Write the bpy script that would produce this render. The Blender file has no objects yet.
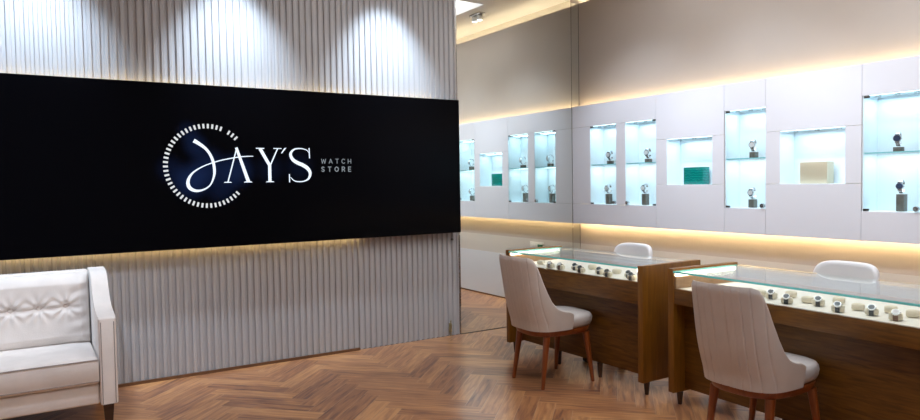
import bpy, bmesh, math, random
from mathutils import Vector, Matrix
random.seed(7)
SC = bpy.context.scene
COL = SC.collection
PI = math.pi

# ------------------------------------------------------------------ materials
def new_mat(name):
    m = bpy.data.materials.new(name); m.use_nodes = True
    nt = m.node_tree; b = nt.nodes['Principled BSDF']
    return m, nt, b
def mat(name, col, rough=.5, metal=0., spec=.5, bump=0., bscale=60., var=0., vscale=8., coat=0., sheen=0., trans=0., stretch=None, emis=None, estr=0.):
    m, nt, b = new_mat(name)
    b.inputs['Base Color'].default_value = (*col, 1)
    b.inputs['Roughness'].default_value = rough
    b.inputs['Metallic'].default_value = metal
    b.inputs['Specular IOR Level'].default_value = spec
    b.inputs['Coat Weight'].default_value = coat
    b.inputs['Sheen Weight'].default_value = sheen
    b.inputs['Transmission Weight'].default_value = trans
    if emis:
        b.inputs['Emission Color'].default_value = (*emis, 1); b.inputs['Emission Strength'].default_value = estr
    tc = nt.nodes.new('ShaderNodeTexCoord'); mp = nt.nodes.new('ShaderNodeMapping')
    nt.links.new(tc.outputs['Object'], mp.inputs[0])
    if stretch: mp.inputs['Scale'].default_value = stretch
    if var > 0:
        n = nt.nodes.new('ShaderNodeTexNoise'); n.inputs['Scale'].default_value = vscale; n.inputs['Detail'].default_value = 4
        nt.links.new(mp.outputs[0], n.inputs['Vector'])
        r = nt.nodes.new('ShaderNodeValToRGB')
        r.color_ramp.elements[0].position = .3; r.color_ramp.elements[1].position = .7
        r.color_ramp.elements[0].color = (*[c*(1-var) for c in col], 1)
        r.color_ramp.elements[1].color = (*[min(1, c*(1+var)) for c in col], 1)
        nt.links.new(n.outputs[0], r.inputs[0]); nt.links.new(r.outputs[0], b.inputs['Base Color'])
    if bump > 0:
        n2 = nt.nodes.new('ShaderNodeTexNoise'); n2.inputs['Scale'].default_value = bscale; n2.inputs['Detail'].default_value = 3
        nt.links.new(mp.outputs[0], n2.inputs['Vector'])
        bp = nt.nodes.new('ShaderNodeBump'); bp.inputs['Strength'].default_value = bump; bp.inputs['Distance'].default_value = .01
        nt.links.new(n2.outputs[0], bp.inputs['Height']); nt.links.new(bp.outputs[0], b.inputs['Normal'])
    return m
def emit(name, col, s):
    m = bpy.data.materials.new(name); m.use_nodes = True; nt = m.node_tree
    nt.nodes.remove(nt.nodes['Principled BSDF'])
    e = nt.nodes.new('ShaderNodeEmission'); e.inputs[0].default_value = (*col, 1); e.inputs[1].default_value = s
    nt.links.new(e.outputs[0], nt.nodes['Material Output'].inputs[0])
    return m
def wood(name, c1, c2, scale=(1, 14, 14), rough=.45, coat=.06):
    m, nt, b = new_mat(name)
    tc = nt.nodes.new('ShaderNodeTexCoord'); mp = nt.nodes.new('ShaderNodeMapping'); mp.inputs['Scale'].default_value = scale
    nt.links.new(tc.outputs['Object'], mp.inputs[0])
    n = nt.nodes.new('ShaderNodeTexNoise'); n.inputs['Scale'].default_value = 3.2; n.inputs['Detail'].default_value = 6; n.inputs['Distortion'].default_value = .6
    nt.links.new(mp.outputs[0], n.inputs['Vector'])
    r = nt.nodes.new('ShaderNodeValToRGB'); r.color_ramp.elements[0].position = .3; r.color_ramp.elements[1].position = .72
    r.color_ramp.elements[0].color = (*c1, 1); r.color_ramp.elements[1].color = (*c2, 1)
    nt.links.new(n.outputs[0], r.inputs[0]); nt.links.new(r.outputs[0], b.inputs['Base Color'])
    b.inputs['Roughness'].default_value = rough; b.inputs['Coat Weight'].default_value = coat; b.inputs['Coat Roughness'].default_value = .2
    return m
def glass(name, tint=(1, 1, 1), f0=.04):
    # thin architectural glass: clear pane with a Schlick mirror term
    m = bpy.data.materials.new(name); m.use_nodes = True; nt = m.node_tree
    nt.nodes.remove(nt.nodes['Principled BSDF'])
    lw = nt.nodes.new('ShaderNodeLayerWeight'); lw.inputs[0].default_value = .5
    pw = nt.nodes.new('ShaderNodeMath'); pw.operation = 'POWER'; pw.inputs[1].default_value = 5
    ma = nt.nodes.new('ShaderNodeMath'); ma.operation = 'MULTIPLY_ADD'; ma.inputs[1].default_value = 1-f0; ma.inputs[2].default_value = f0
    t = nt.nodes.new('ShaderNodeBsdfTransparent'); t.inputs[0].default_value = (*tint, 1)
    g = nt.nodes.new('ShaderNodeBsdfGlossy'); g.inputs['Roughness'].default_value = .01; g.inputs['Color'].default_value = (.95, 1, 1, 1)
    mx = nt.nodes.new('ShaderNodeMixShader')
    nt.links.new(lw.outputs['Facing'], pw.inputs[0]); nt.links.new(pw.outputs[0], ma.inputs[0]); nt.links.new(ma.outputs[0], mx.inputs[0])
    nt.links.new(t.outputs[0], mx.inputs[1]); nt.links.new(g.outputs[0], mx.inputs[2]); nt.links.new(mx.outputs[0], nt.nodes['Material Output'].inputs[0])
    return m

M = {}
M['flute'] = mat('fluted_grey', (.435, .44, .465), .55, bump=.03, bscale=90)
M['ceiling'] = mat('ceiling_white', (.88, .88, .90), .8, bump=.02)
M['wall_tan'] = mat('wall_greige', (.47, .42, .385), .7, var=.03, vscale=2, bump=.02)
M['wall_dado'] = mat('wall_grey', (.62, .60, .57), .55, bump=.02)
M['wall_dado2'] = mat('wall_cool_grey', (.66, .71, .78), .5, bump=.02)
M['fascia'] = mat('fascia_white', (.80, .81, .87), .22, spec=.4, bump=.01, bscale=20)
M['fascia_back'] = mat('fascia_joint', (.30, .31, .33), .8, bump=.02)
M['niche'] = mat('niche_laminate', (.80, .91, .96), .45, bump=.01)
M['black'] = mat('screen_black', (.002, .002, .003), .12, spec=.25, bump=.004, bscale=3)
M['tvbody'] = mat('screen_case', (.012, .012, .013), .4, bump=.01)
M['logo'] = emit('logo_white', (.78, .88, 1), .95)
M['logo_dim'] = emit('logo_dim', (.55, .62, .68), .34)
M['tick'] = emit('logo_tick', (.85, .88, .90), .66)
M['sofa'] = mat('cream_velvet', (.80, .745, .71), .85, bump=.12, bscale=150, var=.06, vscale=7, sheen=.3)
M['sofa_edge'] = mat('velvet_seam', (.34, .30, .29), .9, bump=.05)
M['darkwood'] = wood('dark_wood', (.030, .013, .007), (.075, .032, .016))
M['counter'] = wood('counter_walnut', (.11, .040, .002), (.22, .088, .006), scale=(3, 3, 26))
M['counter_h'] = wood('counter_walnut_horizontal', (.085, .032, .002), (.19, .080, .008), scale=(3, 2, 22))
M['counter_v'] = wood('counter_walnut_vertical', (.15, .056, .002), (.25, .100, .005), scale=(16, 16, 1.2))
M['lightwood'] = wood('light_wood', (.36, .20, .09), (.50, .30, .15), scale=(3, 3, 20))
M['chairwood'] = wood('cherry_wood', (.18, .038, .006), (.29, .075, .016), scale=(14, 14, 1.5), rough=.3, coat=.3)
M['tray'] = mat('cream_tray', (.88, .84, .76), .8, bump=.05, bscale=200)
M['cushion'] = mat('cream_velour', (.80, .73, .58), .85, bump=.08, bscale=200)
M['leather'] = mat('grey_leather', (.66, .62, .60), .48, spec=.4, bump=.08, bscale=220, var=.03, vscale=10)
M['seatpad'] = mat('pale_leather', (.58, .56, .56), .4, spec=.5, bump=.06, bscale=200)
M['whiteleather'] = mat('white_leather', (.70, .70, .72), .38, bump=.04, bscale=200)
M['blackplastic'] = mat('black_plastic', (.012, .012, .013), .35, bump=.02)
M['chrome'] = mat('brushed_steel', (.55, .56, .58), .22, metal=1, bump=.01)
M['brass'] = mat('aged_brass', (.42, .38, .24), .35, metal=.8, bump=.03)
M['dark_metal'] = mat('gunmetal', (.10, .095, .09), .35, metal=.6, bump=.02)
M['pedestal'] = mat('grey_block', (.15, .14, .12), .4, metal=.3, bump=.03)
M['teal'] = None
M['cream_box'] = mat('champagne_box', (.62, .55, .40), .35, metal=.25, bump=.02, bscale=30)
M['dial_blue'] = mat('dial_blue', (.03, .05, .11), .15, bump=.01)
M['dial_dark'] = mat('dial_dark', (.04, .06, .075), .2, bump=.01)
M['dial_white'] = mat('dial_white', (.72, .72, .74), .25, bump=.01)
M['strap_black'] = mat('strap_black', (.035, .045, .055), .4, bump=.1, bscale=300)
M['strap_brown'] = mat('strap_brown', (.22, .13, .10), .5, bump=.1, bscale=300)
M['glass'] = glass('clear_glass', (.985, 1, .995))
M['glass_top'] = glass('counter_glass', (.965, .985, .98), .05)
M['glass_edge'] = mat('glass_edge_teal', (.22, .88, .90), .1, spec=.8, bump=.01)
M['shelf_edge'] = mat('shelf_edge_aqua', (.30, .72, .78), .1, spec=.8, bump=.01)
M['led_warm'] = emit('led_warm', (1, .72, .36), 15)
M['led_warm_low'] = emit('led_warm_lower', (1, .72, .36), 40)
M['led_tv'] = emit('led_warm_screen', (1, .66, .26), 13)
M['led_warm2'] = emit('led_warm_soft', (1, .80, .52), 60)
M['led_case'] = emit('led_case', (1, .86, .66), 5.5)
M['back_glint'] = emit('back_edge_glint', (1, .78, .50), 1.2)
M['led_ice'] = emit('led_ice', (.72, .94, 1), 2.5)
M['lamp_white'] = emit('lamp_white', (.93, .97, 1), 8)
M['coffer'] = emit('coffer_panel', (1, .98, .97), 2.2)
M['mirror'] = mat('mirror_silver', (.87, .905, .87), .0, metal=1.)
M['baseboard'] = wood('brown_baseboard', (.10, .045, .02), (.17, .08, .035), scale=(2, 14, 14))
M['white_plastic'] = mat('white_plastic', (.75, .74, .70), .35, bump=.01)
M['green_plastic'] = mat('green_plastic', (.05, .16, .09), .35, bump=.01)
M['plaster_side'] = mat('side_paint', (.52, .49, .46), .8, bump=.02)

# teal translucent block with pale wave lines
m, nt, b = new_mat('teal_acrylic')
tc = nt.nodes.new('ShaderNodeTexCoord'); w = nt.nodes.new('ShaderNodeTexWave'); w.wave_type = 'BANDS'; w.bands_direction = 'Z'
w.inputs['Scale'].default_value = 14; w.inputs['Distortion'].default_value = 5; w.inputs['Detail'].default_value = 2; w.inputs['Detail Scale'].default_value = 3
nt.links.new(tc.outputs['Object'], w.inputs['Vector'])
r = nt.nodes.new('ShaderNodeValToRGB'); r.color_ramp.elements[0].position = .55; r.color_ramp.elements[1].position = 1.
r.color_ramp.elements[0].color = (.0, .17, .145, 1); r.color_ramp.elements[1].color = (.01, .27, .235, 1)
nt.links.new(w.outputs[0], r.inputs[0]); nt.links.new(r.outputs[0], b.inputs['Base Color'])
b.inputs['Roughness'].default_value = .15
M['teal'] = m

# herringbone planks
m, nt, b = new_mat('herringbone_oak')
uv = nt.nodes.new('ShaderNodeUVMap'); uv.uv_map = 'UVMap'
at = nt.nodes.new('ShaderNodeAttribute'); at.attribute_name = 'tone'
mp = nt.nodes.new('ShaderNodeMapping'); mp.inputs['Scale'].default_value = (2.2, 22, 1)
nt.links.new(uv.outputs[0], mp.inputs[0])
n = nt.nodes.new('ShaderNodeTexNoise'); n.inputs['Scale'].default_value = 1.6; n.inputs['Detail'].default_value = 5; n.inputs['Distortion'].default_value = .7
nt.links.new(mp.outputs[0], n.inputs['Vector'])
ad = nt.nodes.new('ShaderNodeMath'); ad.operation = 'MULTIPLY_ADD'; ad.inputs[1].default_value = .30
nt.links.new(at.outputs['Fac'], ad.inputs[0]); nt.links.new(n.outputs[0], ad.inputs[2])
r = nt.nodes.new('ShaderNodeValToRGB'); e = r.color_ramp.elements
e[0].position = .38; e[0].color = (.165, .070, .044, 1); e[1].position = .86; e[1].color = (.56, .29, .125, 1)
x = e.new(.58); x.color = (.335, .150, .070, 1)
nt.links.new(ad.outputs[0], r.inputs[0]); nt.links.new(r.outputs[0], b.inputs['Base Color'])
b.inputs['Roughness'].default_value = .30; b.inputs['Specular IOR Level'].default_value = .45
b.inputs['Coat Weight'].default_value = .25; b.inputs['Coat Roughness'].default_value = .16
M['floor'] = m
M['floor_gap'] = mat('floor_joint', (.52, .37, .25), .5, bump=.02)

# ------------------------------------------------------------------ helpers
def link(name, bm, mats, parent=None, smooth=False, autos=None):
    me = bpy.data.meshes.new(name); bmesh.ops.recalc_face_normals(bm, faces=bm.faces[:]) if smooth != 'keep' else None
    bm.to_mesh(me); bm.free()
    if not isinstance(mats, (list, tuple)): mats = [mats]
    for k in mats: me.materials.append(k)
    o = bpy.data.objects.new(name, me); COL.objects.link(o)
    if parent: o.parent = parent
    if smooth is True:
        for p in me.polygons: p.use_smooth = True
        if autos is not None: me.set_sharp_from_angle(angle=math.radians(autos))
    return o
def bx(bm, x0, x1, y0, y1, z0, z1, bev=0., seg=2, mi=0, mtx=None):
    vs = [bm.verts.new((x, y, z)) for x in (x0, x1) for y in (y0, y1) for z in (z0, z1)]
    idx = [(0,1,3,2),(4,6,7,5),(0,4,5,1),(2,3,7,6),(0,2,6,4),(1,5,7,3)]
    fs = [bm.faces.new([vs[i] for i in f]) for f in idx]
    for f in fs: f.material_index = mi
    if mtx is not None: bmesh.ops.transform(bm, matrix=mtx, verts=vs)
    if bev > 0:
        es = list({e for f in fs for e in f.edges})
        bmesh.ops.bevel(bm, geom=es, offset=bev, segments=seg, profile=.5, affect='EDGES')
    return fs
def box(name, d, mt, parent=None, bev=0., seg=2, smooth=None):
    bm = bmesh.new(); bx(bm, *d, bev=bev, seg=seg)
    return link(name, bm, mt, parent, smooth=(bev > 0 if smooth is None else smooth), autos=35)
def cyl(bm, p0, p1, r0, r1=None, n=20, cap=True, mi=0):
    if r1 is None: r1 = r0
    p0, p1 = Vector(p0), Vector(p1); d = (p1-p0).normalized()
    a = d.orthogonal().normalized(); c = d.cross(a)
    A, B = [], []
    for i in range(n):
        t = 2*PI*i/n; v = a*math.cos(t)+c*math.sin(t)
        A.append(bm.verts.new(p0+v*r0)); B.append(bm.verts.new(p1+v*r1))
    for i in range(n):
        f = bm.faces.new((A[i], A[(i+1) % n], B[(i+1) % n], B[i])); f.material_index = mi
    if cap:
        f = bm.faces.new(A[::-1]); f.material_index = mi; f = bm.faces.new(B); f.material_index = mi
def loft(bm, rings, closed=True, cap=True):
    R = [[bm.verts.new(p) for p in ring] for ring in rings]; n = len(R[0])
    for a, b_ in zip(R, R[1:]):
        for i in range(n if closed else n-1):
            bm.faces.new((a[i], a[(i+1) % n], b_[(i+1) % n], b_[i]))
    if cap: bm.faces.new(R[0][::-1]); bm.faces.new(R[-1])
    return R
def empty(name, loc, rz=0.):
    o = bpy.data.objects.new(name, None); COL.objects.link(o); o.location = loc; o.rotation_euler = (0, 0, rz); o.empty_display_size = .1
    return o
def tag(o, label, cat, group=None):
    o['label'] = label; o['category'] = cat
    if group: o['group'] = group
    return o
def structure(o, label=None):
    o['kind'] = 'structure'
    if label: o['label'] = label
    return o
def copy_tree(o, parent=None):
    c = o.copy(); COL.objects.link(c)
    if parent: c.parent = parent
    for ch in [k for k in bpy.data.objects if k.parent == o]: copy_tree(ch, c)
    return c

# ------------------------------------------------------------------ measures (metres)
YW = 5.544     # plane of the fluted wall and of the mirror beside it
XW = 3.474     # right end of the fluted wall
XF = 4.912     # face of the white display panelling
XR = 5.018     # right wall behind the panelling
ZC = 3.50      # ceiling
X0, Y0 = -3.2, -2.6

# ------------------------------------------------------------------ floor
W_, L_ = .1153, .622
bm = bmesh.new(); bx(bm, X0, XR, Y0, YW, -.08, -.0012, mi=1)
uvl = bm.loops.layers.uv.new('UVMap'); tone = bm.faces.layers.float.new('tone')
s2 = math.sqrt(.5)
def plank(u0, u1, v0, v1, horiz):
    g = .0011
    c = [(u0+g, v0+g), (u1-g, v0+g), (u1-g, v1-g), (u0+g, v1-g)]
    P = [((u-v)*s2 + 3.33, (u+v)*s2 + 2.995) for u, v in c]
    if max(p[0] for p in P) < X0 or min(p[0] for p in P) > XR or max(p[1] for p in P) < Y0 or min(p[1] for p in P) > YW: return
    vs = [bm.verts.new((p[0], p[1], 0)) for p in P]; f = bm.faces.new(vs); f[tone] = random.random()
    ou, ov = random.random()*40, random.random()*40
    for lp, (u, v) in zip(f.loops, c):
        a, b_ = (u-u0, v-v0) if horiz else (v-v0, u-u0)
        lp[uvl].uv = (a+ou, b_+ov)
for col in range(-9, 5):
    for k in range(-50, 34):
        ou, ov = k*W_+col*L_, k*W_-col*L_
        plank(ou, ou+L_, ov, ov+W_, True)
        plank(ou+L_, ou+L_+W_, ov+W_-L_, ov+W_, False)
for co, no in (((XR, 0, 0), (1, 0, 0)), ((X0, 0, 0), (-1, 0, 0)), ((0, YW, 0), (0, 1, 0)), ((0, Y0, 0), (0, -1, 0))):
    bmesh.ops.bisect_plane(bm, geom=bm.verts[:]+bm.edges[:]+bm.faces[:], plane_co=co, plane_no=no, clear_outer=True)
o = link('floor', bm, [M['floor'], M['floor_gap']], smooth='keep'); structure(o, 'reddish brown herringbone plank floor')

# ------------------------------------------------------------------ ceiling with recessed light coffer and cove slot at the right wall
CX0, CX1, CY0, CY1 = 1.4, 4.56, .6, 4.44
bm = bmesh.new()
bx(bm, X0, CX0, Y0, YW, ZC, ZC+.06); bx(bm, CX1, 5.32, Y0, YW, ZC, ZC+.06)
bx(bm, CX0, CX1, Y0, CY0, ZC, ZC+.06); bx(bm, CX0, CX1, CY1, YW, ZC, ZC+.06)
bx(bm, CX0-.04, CX0, CY0, CY1, ZC+.06, ZC+.2); bx(bm, CX1, CX1+.04, CY0, CY1, ZC+.06, ZC+.2)
bx(bm, CX0-.04, CX1+.04, CY0-.04, CY0, ZC+.06, ZC+.2); bx(bm, CX0-.04, CX1+.04, CY1, CY1+.04, ZC+.06, ZC+.2)
bx(bm, CX0-.04, CX1+.04, CY0-.04, CY1+.04, ZC+.2, ZC+.24)
structure(link('ceiling', bm, M['ceiling']), 'white ceiling with a recessed rectangular light coffer')
o = box('coffer_light_panel', (CX0+.07, CX1-.07, CY0+.07, CY1-.07, ZC+.055, ZC+.075), M['coffer'])
tag(o, 'bright white luminous panel inside the ceiling recess', 'ceiling light')

# ------------------------------------------------------------------ fluted wall, hidden fluted door, skirting
PITCH = .0535
def fluted(name, xa, xb, z0, z1, phase=.0262, parent=None):
    bm = bmesh.new(); prof = []
    k0 = math.floor((xa-phase)/PITCH)-1; k1 = math.ceil((xb-phase)/PITCH)+1
    for k in range(k0, k1):
        g = phase+k*PITCH      # groove centre
        prof += [(g-.0095, .015), (g+.0095, .015), (g+.0135, .004), (g+.0175, 0), (g+PITCH-.0175, 0), (g+PITCH-.0135, .004)]
    prof = [(x, d) for x, d in prof if xa < x < xb]
    prof = [(xa, prof[0][1])]+prof+[(xb, prof[-1][1])]
    pts = [(x, YW-.0+d-.004) for x, d in prof]
    pts += [(xb, YW+.10), (xa, YW+.10)]
    A = [bm.verts.new((x, y, z0)) for x, y in pts]; B = [bm.verts.new((x, y, z1)) for x, y in pts]; n = len(pts)
    for i in range(n): bm.faces.new((A[i], A[(i+1) % n], B[(i+1) % n], B[i]))
    bm.faces.new(A[::-1]); bm.faces.new(B)
    return link(name, bm, M['flute'], parent)
structure(fluted('wall_back', X0, 2.443, 0, ZC), 'grey vertically fluted wall carrying the screen')
d1 = structure(fluted('door_1', 2.445, XW, .003, ZC-.002), 'fluted grey hidden door at the right end of the fluted wall')
bm = bmesh.new()
bx(bm, 3.352, 3.380, YW-.019, YW-.005, .035, .125, bev=.003)
cyl(bm, (3.366, YW-.022, .0), (3.366, YW-.022, .15), .006, n=12)
for z in (.05, .105): bx(bm, 3.356, 3.376, YW-.032, YW-.012, z-.007, z+.007, bev=.002)
o = link('floor_bolt', bm, M['brass'], d1, smooth=True, autos=40); o['label'] = 'small brass coloured bolt at the foot of the fluted door'
bm = bmesh.new(); cyl(bm, (3.405, YW-.014, .915), (3.405, YW+.0, .915), .011, n=16)
link('keyhole', bm, M['dark_metal'], d1, smooth=True, autos=40)
structure(box('baseboard_back', (X0, 2.438, YW-.020, YW-.0045, 0, .022), M['baseboard']), 'thin brown wooden skirting strip under the fluted wall')
bm = bmesh.new(); bx(bm, XW+.001, XW+.012, YW-.004, YW+.09, 0, ZC-.001); structure(link('trim_1', bm, M['chrome']), 'slim metal edge strip where the fluted wall ends')

# ------------------------------------------------------------------ mirror wall between fluted wall and right wall
mr = empty('wall_mirror', (4.2, YW, 0)); tag(mr, 'tall greenish wall mirror beside the fluted wall, reflecting the lit display niches', 'mirror')
def rel(par, o):
    o.parent = par; o.matrix_parent_inverse = par.matrix_basis.inverted(); return o
mr.matrix_basis = Matrix.Translation((4.2, YW, 0))
a = box('mirror_sheet', (XW+.014, XF-.002, YW-.008, YW+.01, .004, ZC-.001), M['mirror']); rel(mr, a)
a = box('mirror_sheet', (XF+.001, XR-.001, YW-.008, YW+.01, .004, 3.315), M['mirror']); rel(mr, a)
a = box('mirror_joint', (XF-.003, XF+.002, YW-.0095, YW-.006, .004, ZC-.001), M['dark_metal']); rel(mr, a)
a = box('mirror_joint', (XR-.006, XR-.001, YW-.0095, YW-.006, .004, 3.315), M['dark_metal']); rel(mr, a)
structure(box('trim_2', (XW+.014, XR-.001, YW-.014, YW-.0095, 0, .005), M['dark_metal']), 'thin dark strip along the foot of the mirror')
structure(box('wall_behind_mirror', (XW+.014, 5.4, YW+.012, YW+.10, 0, ZC), M['plaster_side']))

# ------------------------------------------------------------------ right wall
ZD1, ZD2 = .78, .56
bm = bmesh.new()
bx(bm, XR, XR+.05, Y0, YW, ZD1, 1.02); bx(bm, XR, XR+.05, Y0, YW, 2.21, 3.317)
structure(link('wall_right', bm, M['wall_tan']), 'smooth greige wall above and below the display panelling')
structure(box('trim_3', (XR, XR+.05, Y0, YW, ZD2, ZD1), M['wall_dado']), 'pale grey band low on the right wall')
structure(box('trim_4', (XR-.001, XR+.05, Y0, YW, 0, ZD2), M['wall_dado2']), 'cool grey lower panel of the right wall')
structure(box('wall_right_outer', (5.32, 5.40, Y0, YW, 0, ZC+.06), M['plaster_side']))
structure(box('baseboard_right', (XR-.008, XR-.001, Y0, YW-.01, 0, .016), M['baseboard']), 'thin brown skirting strip along the right wall')
o = box('cove_light_strip', (5.072, 5.088, Y0+.1, YW-.05, 3.296, 3.309), M['led_warm2']); tag(o, 'warm light strip hidden in the slot above the right wall', 'light strip')
structure(box('wall_left', (X0-.1, X0, Y0, YW+.1, 0, ZC), M['plaster_side']))
structure(box('wall_front', (X0-.1, 5.4, Y0-.1, Y0, 0, ZC), M['plaster_side']))

# ------------------------------------------------------------------ white display panelling with niches
root = empty('display_panelling', (XF, 1.5, 1.0)); root.matrix_basis = Matrix.Translation((XF, 1.5, 1.0))
tag(root, 'white glossy wall panelling with rows of lit niches along the right wall', 'display wall')
ZT, ZB = 2.225, .999
tall = [(4.90, 5.262), (4.397, 4.775), (3.288, 3.652), (2.180, 2.545)]
low = [(3.784, 4.268), (2.67, 3.166)]
cols = [(4.393, YW-.010, tall[:2], (1.208, 2.003)), (3.666, 4.393, low[:1], (1.40, 1.811)), (3.292-.004, 3.666, tall[2:3], (1.208, 2.003)),
        (2.556, 3.288, low[1:], (1.40, 1.805)), (2.14, 2.556, tall[3:], (1.208, 2.003)), (.9, 2.14, [], (1.208, 2.003)), (-.6, .9, [], (1.208, 2.003)), (Y0+.02, -.6, [], (1.208, 2.003))]
g = .0012
def panel(y0, y1, z0, z1):
    if y1-y0 < .02: return
    o = box('panel', (XF, XF+.016, y0+g, y1-g, z0+g, z1-g), M['fascia'], bev=.0008, seg=1); rel(root, o)
for (y0, y1, ns, (za, zb)) in cols:
    panel(y0, y1, zb, ZT); panel(y0, y1, ZB, za)
    ed = sorted(ns); cur = y0
    for (a, b_) in ed:
        if a-cur > .02: panel(cur, a, za, zb)
        cur = b_
    if y1-cur > .02: panel(cur, y1, za, zb)
# carcass behind the panels: solid strips round the niches (top, bottom)
bm = bmesh.new()
bx(bm, XF+.017, XF+.04, Y0+.02, YW-.012, 2.02, ZT-.006); bx(bm, XF+.017, XF+.04, Y0+.02, YW-.012, ZB+.006, 1.19)
rel(root, link('panel_backing', bm, M['fascia_back']))
for name, z, zz, mt in (('glow_strip', ZT-.012, ZT-.004, M['led_warm']), ('glow_strip', ZB+.030, ZB+.040, M['led_warm_low'])):
    o = box(name, (XF+.048, XF+.064, Y0+.05, YW-.03, z, zz), mt); rel(root, o); o['label'] = 'warm light strip behind the panelling edge'

XB = 5.100
def niche(y0, y1, z0, z1, shelf, clips):
    bm = bmesh.new(); t = .006
    bx(bm, XF+.003, XB+t, y0-t, y0, z0-t, z1+t); bx(bm, XF+.003, XB+t, y1, y1+t, z0-t, z1+t)
    bx(bm, XF+.003, XB+t, y0, y1, z0-t, z0); bx(bm, XF+.003, XB+t, y0, y1, z1, z1+t); bx(bm, XB, XB+t, y0, y1, z0, z1)
    nb = link('niche', bm, M['niche']); rel(root, nb); nb['label'] = 'recessed niche lit pale icy blue'
    # ceiling spots
    k = 3 if (y1-y0) > .45 or shelf else 2
    for i in range(k):
        yy = y0+(y1-y0)*(i+.5)/k
        bm = bmesh.new(); cyl(bm, (XF+.075, yy, z1-.012), (XF+.075, yy, z1-.0005), .017, n=20)
        o = link('niche_spot', bm, M['chrome'], smooth=True, autos=40); o.parent = nb
    bm = bmesh.new(); bx(bm, XF+.008, XF+.014, y0+.004, y1-.004, z1-.004, z1-.0008)
    o = link('niche_light', bm, M['led_ice']); o.parent = nb
    L = bpy.data.lights.new('niche_lamp_and_fill', 'AREA'); L.shape = 'RECTANGLE'; L.size = .10; L.size_y = (y1-y0)*.8
    L.energy = NICHE_W*(y1-y0)/.37*(1 if shelf else .75); L.color = (.69, .87, 1.0)
    lo = bpy.data.objects.new('niche_lamp_and_fill', L); COL.objects.link(lo); lo.location = (XF+.09, (y0+y1)/2, z1-.016); lo.rotation_euler = (0, math.radians(0), 0)
    if shelf:
        L2 = bpy.data.lights.new('niche_lamp_and_fill', 'AREA'); L2.shape = 'RECTANGLE'; L2.size = .10; L2.size_y = (y1-y0)*.8; L2.energy = NICHE_W*.62; L2.color = (.76, .92, 1.0)  # fill light added under the shelf to brighten the lower compartment
        lo = bpy.data.objects.new('niche_lamp_and_fill', L2); COL.objects.link(lo); lo.location = (XF+.09, (y0+y1)/2, shelf-.012)
        bm = bmesh.new(); fs = bx(bm, XF+.012, XB-.001, y0+.001, y1-.001, shelf-.008, shelf)
        fs[0].material_index = 1; fs[1].material_index = 1; fs[2].material_index = 1; fs[3].material_index = 1
        o = link('glass_shelf', bm, [M['glass'], M['shelf_edge']]); o.parent = nb
        bm = bmesh.new(); bx(bm, XF+.003, XF+.007, y0+.002, y1-.002, z0+.002, z1-.002)
        o = link('glass_door', bm, M['glass']); o.parent = nb
        # clips at the hinge side, lock disc on the other side
        hy = y1-.020 if clips == 'far' else y0+.020
        ly = y0+.024 if clips == 'far' else y1-.024
        for zz in (z0+.009, z1-.009):
            bm = bmesh.new(); bx(bm, XF-.002, XF+.012, hy-.018, hy+.018, zz-.008, zz+.008, bev=.002)
            o = link('hinge_clip', bm, M['dark_metal'], smooth=True, autos=40); o.parent = nb
        bm = bmesh.new(); cyl(bm, (XF-.014, ly, z0+.022), (XF+.010, ly, z0+.022), .017, n=24)
        cyl(bm, (XF-.018, ly, z0+.022), (XF-.014, ly, z0+.022), .008, n=16)
        o = link('lock', bm, M['chrome'], smooth=True, autos=40); o.parent = nb
    return nb
NICHE_W = .72
niche(*tall[0], 1.208, 2.003, 1.612, 'far'); niche(*tall[1], 1.208, 2.003, 1.612, 'near')
niche(*tall[2], 1.208, 2.003, 1.612, 'far'); niche(*tall[3], 1.208, 2.003, 1.612, 'far')
niche(*low[0], 1.400, 1.811, None, None); niche(*low[1], 1.400, 1.805, None, None)

# boxes in the two low niches
bm = bmesh.new(); bx(bm, 4.985, 5.075, 3.935, 4.142, 1.4005, 1.553, bev=.003); o = link('display_box', bm, M['teal'], smooth=True, autos=40)
tag(o, 'dark teal glossy box with pale wavy lines in the square lit niche', 'box')
bm = bmesh.new(); bx(bm, 4.985, 5.075, 2.838, 3.050, 1.4005, 1.563, bev=.003); o = link('display_box', bm, M['cream_box'], smooth=True, autos=40)
tag(o, 'champagne coloured box standing in the wide low niche', 'box')

# pedestals and standing watches
def standing_watch(loc, dial, strap, s=1., rz=0.):
    t = empty('wristwatch', loc, rz)
    bm = bmesh.new(); rings = []; n = 40
    for i in range(n):   # C-shaped band, open towards the back bottom
        a = math.radians(-160+ 320*i/(n-1)); ca, sa = math.cos(a), math.sin(a)
        cx, cz = -.0-.027*ca*s, (.043+.038*sa)*s
        wd = (.011-.003*abs(i/(n-1)-.5)*2)*s; th = .0018*s
        rings.append([(cx-ca*q*th, y_, cz+sa*q*th) for q, y_ in ((-1, -wd), (1, -wd), (1, wd), (-1, wd))])
    loft(bm, rings); link('strap', bm, strap, t, smooth=True, autos=45)
    bm = bmesh.new(); cyl(bm, (-.026*s, 0, .047*s), (-.037*s, 0, .047*s), .021*s, .020*s, n=32)
    cyl(bm, (-.031*s, -.0215*s, .047*s), (-.031*s, -.025*s, .047*s), .003*s, n=10)
    for sg in (-1, 1): bx(bm, -.034*s, -.028*s, -.011*s, .011*s, (.047+sg*.021-.004)*s, (.047+sg*.021+.004)*s)
    link('case', bm, M['chrome'], t, smooth=True, autos=40)
    bm = bmesh.new(); cyl(bm, (-.0371*s, 0, .047*s), (-.0378*s, 0, .047*s), .0165*s, n=32); link('dial', bm, dial, t, smooth=True, autos=40)
    return t
def pedestal(x, y, z, w, h, label, grp):
    o = box('pedestal', (-w/2, w/2, -w/2, w/2, 0, h), M['pedestal'], bev=.002); o.location = (x, y, z); tag(o, label, 'display block', grp); return o
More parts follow.
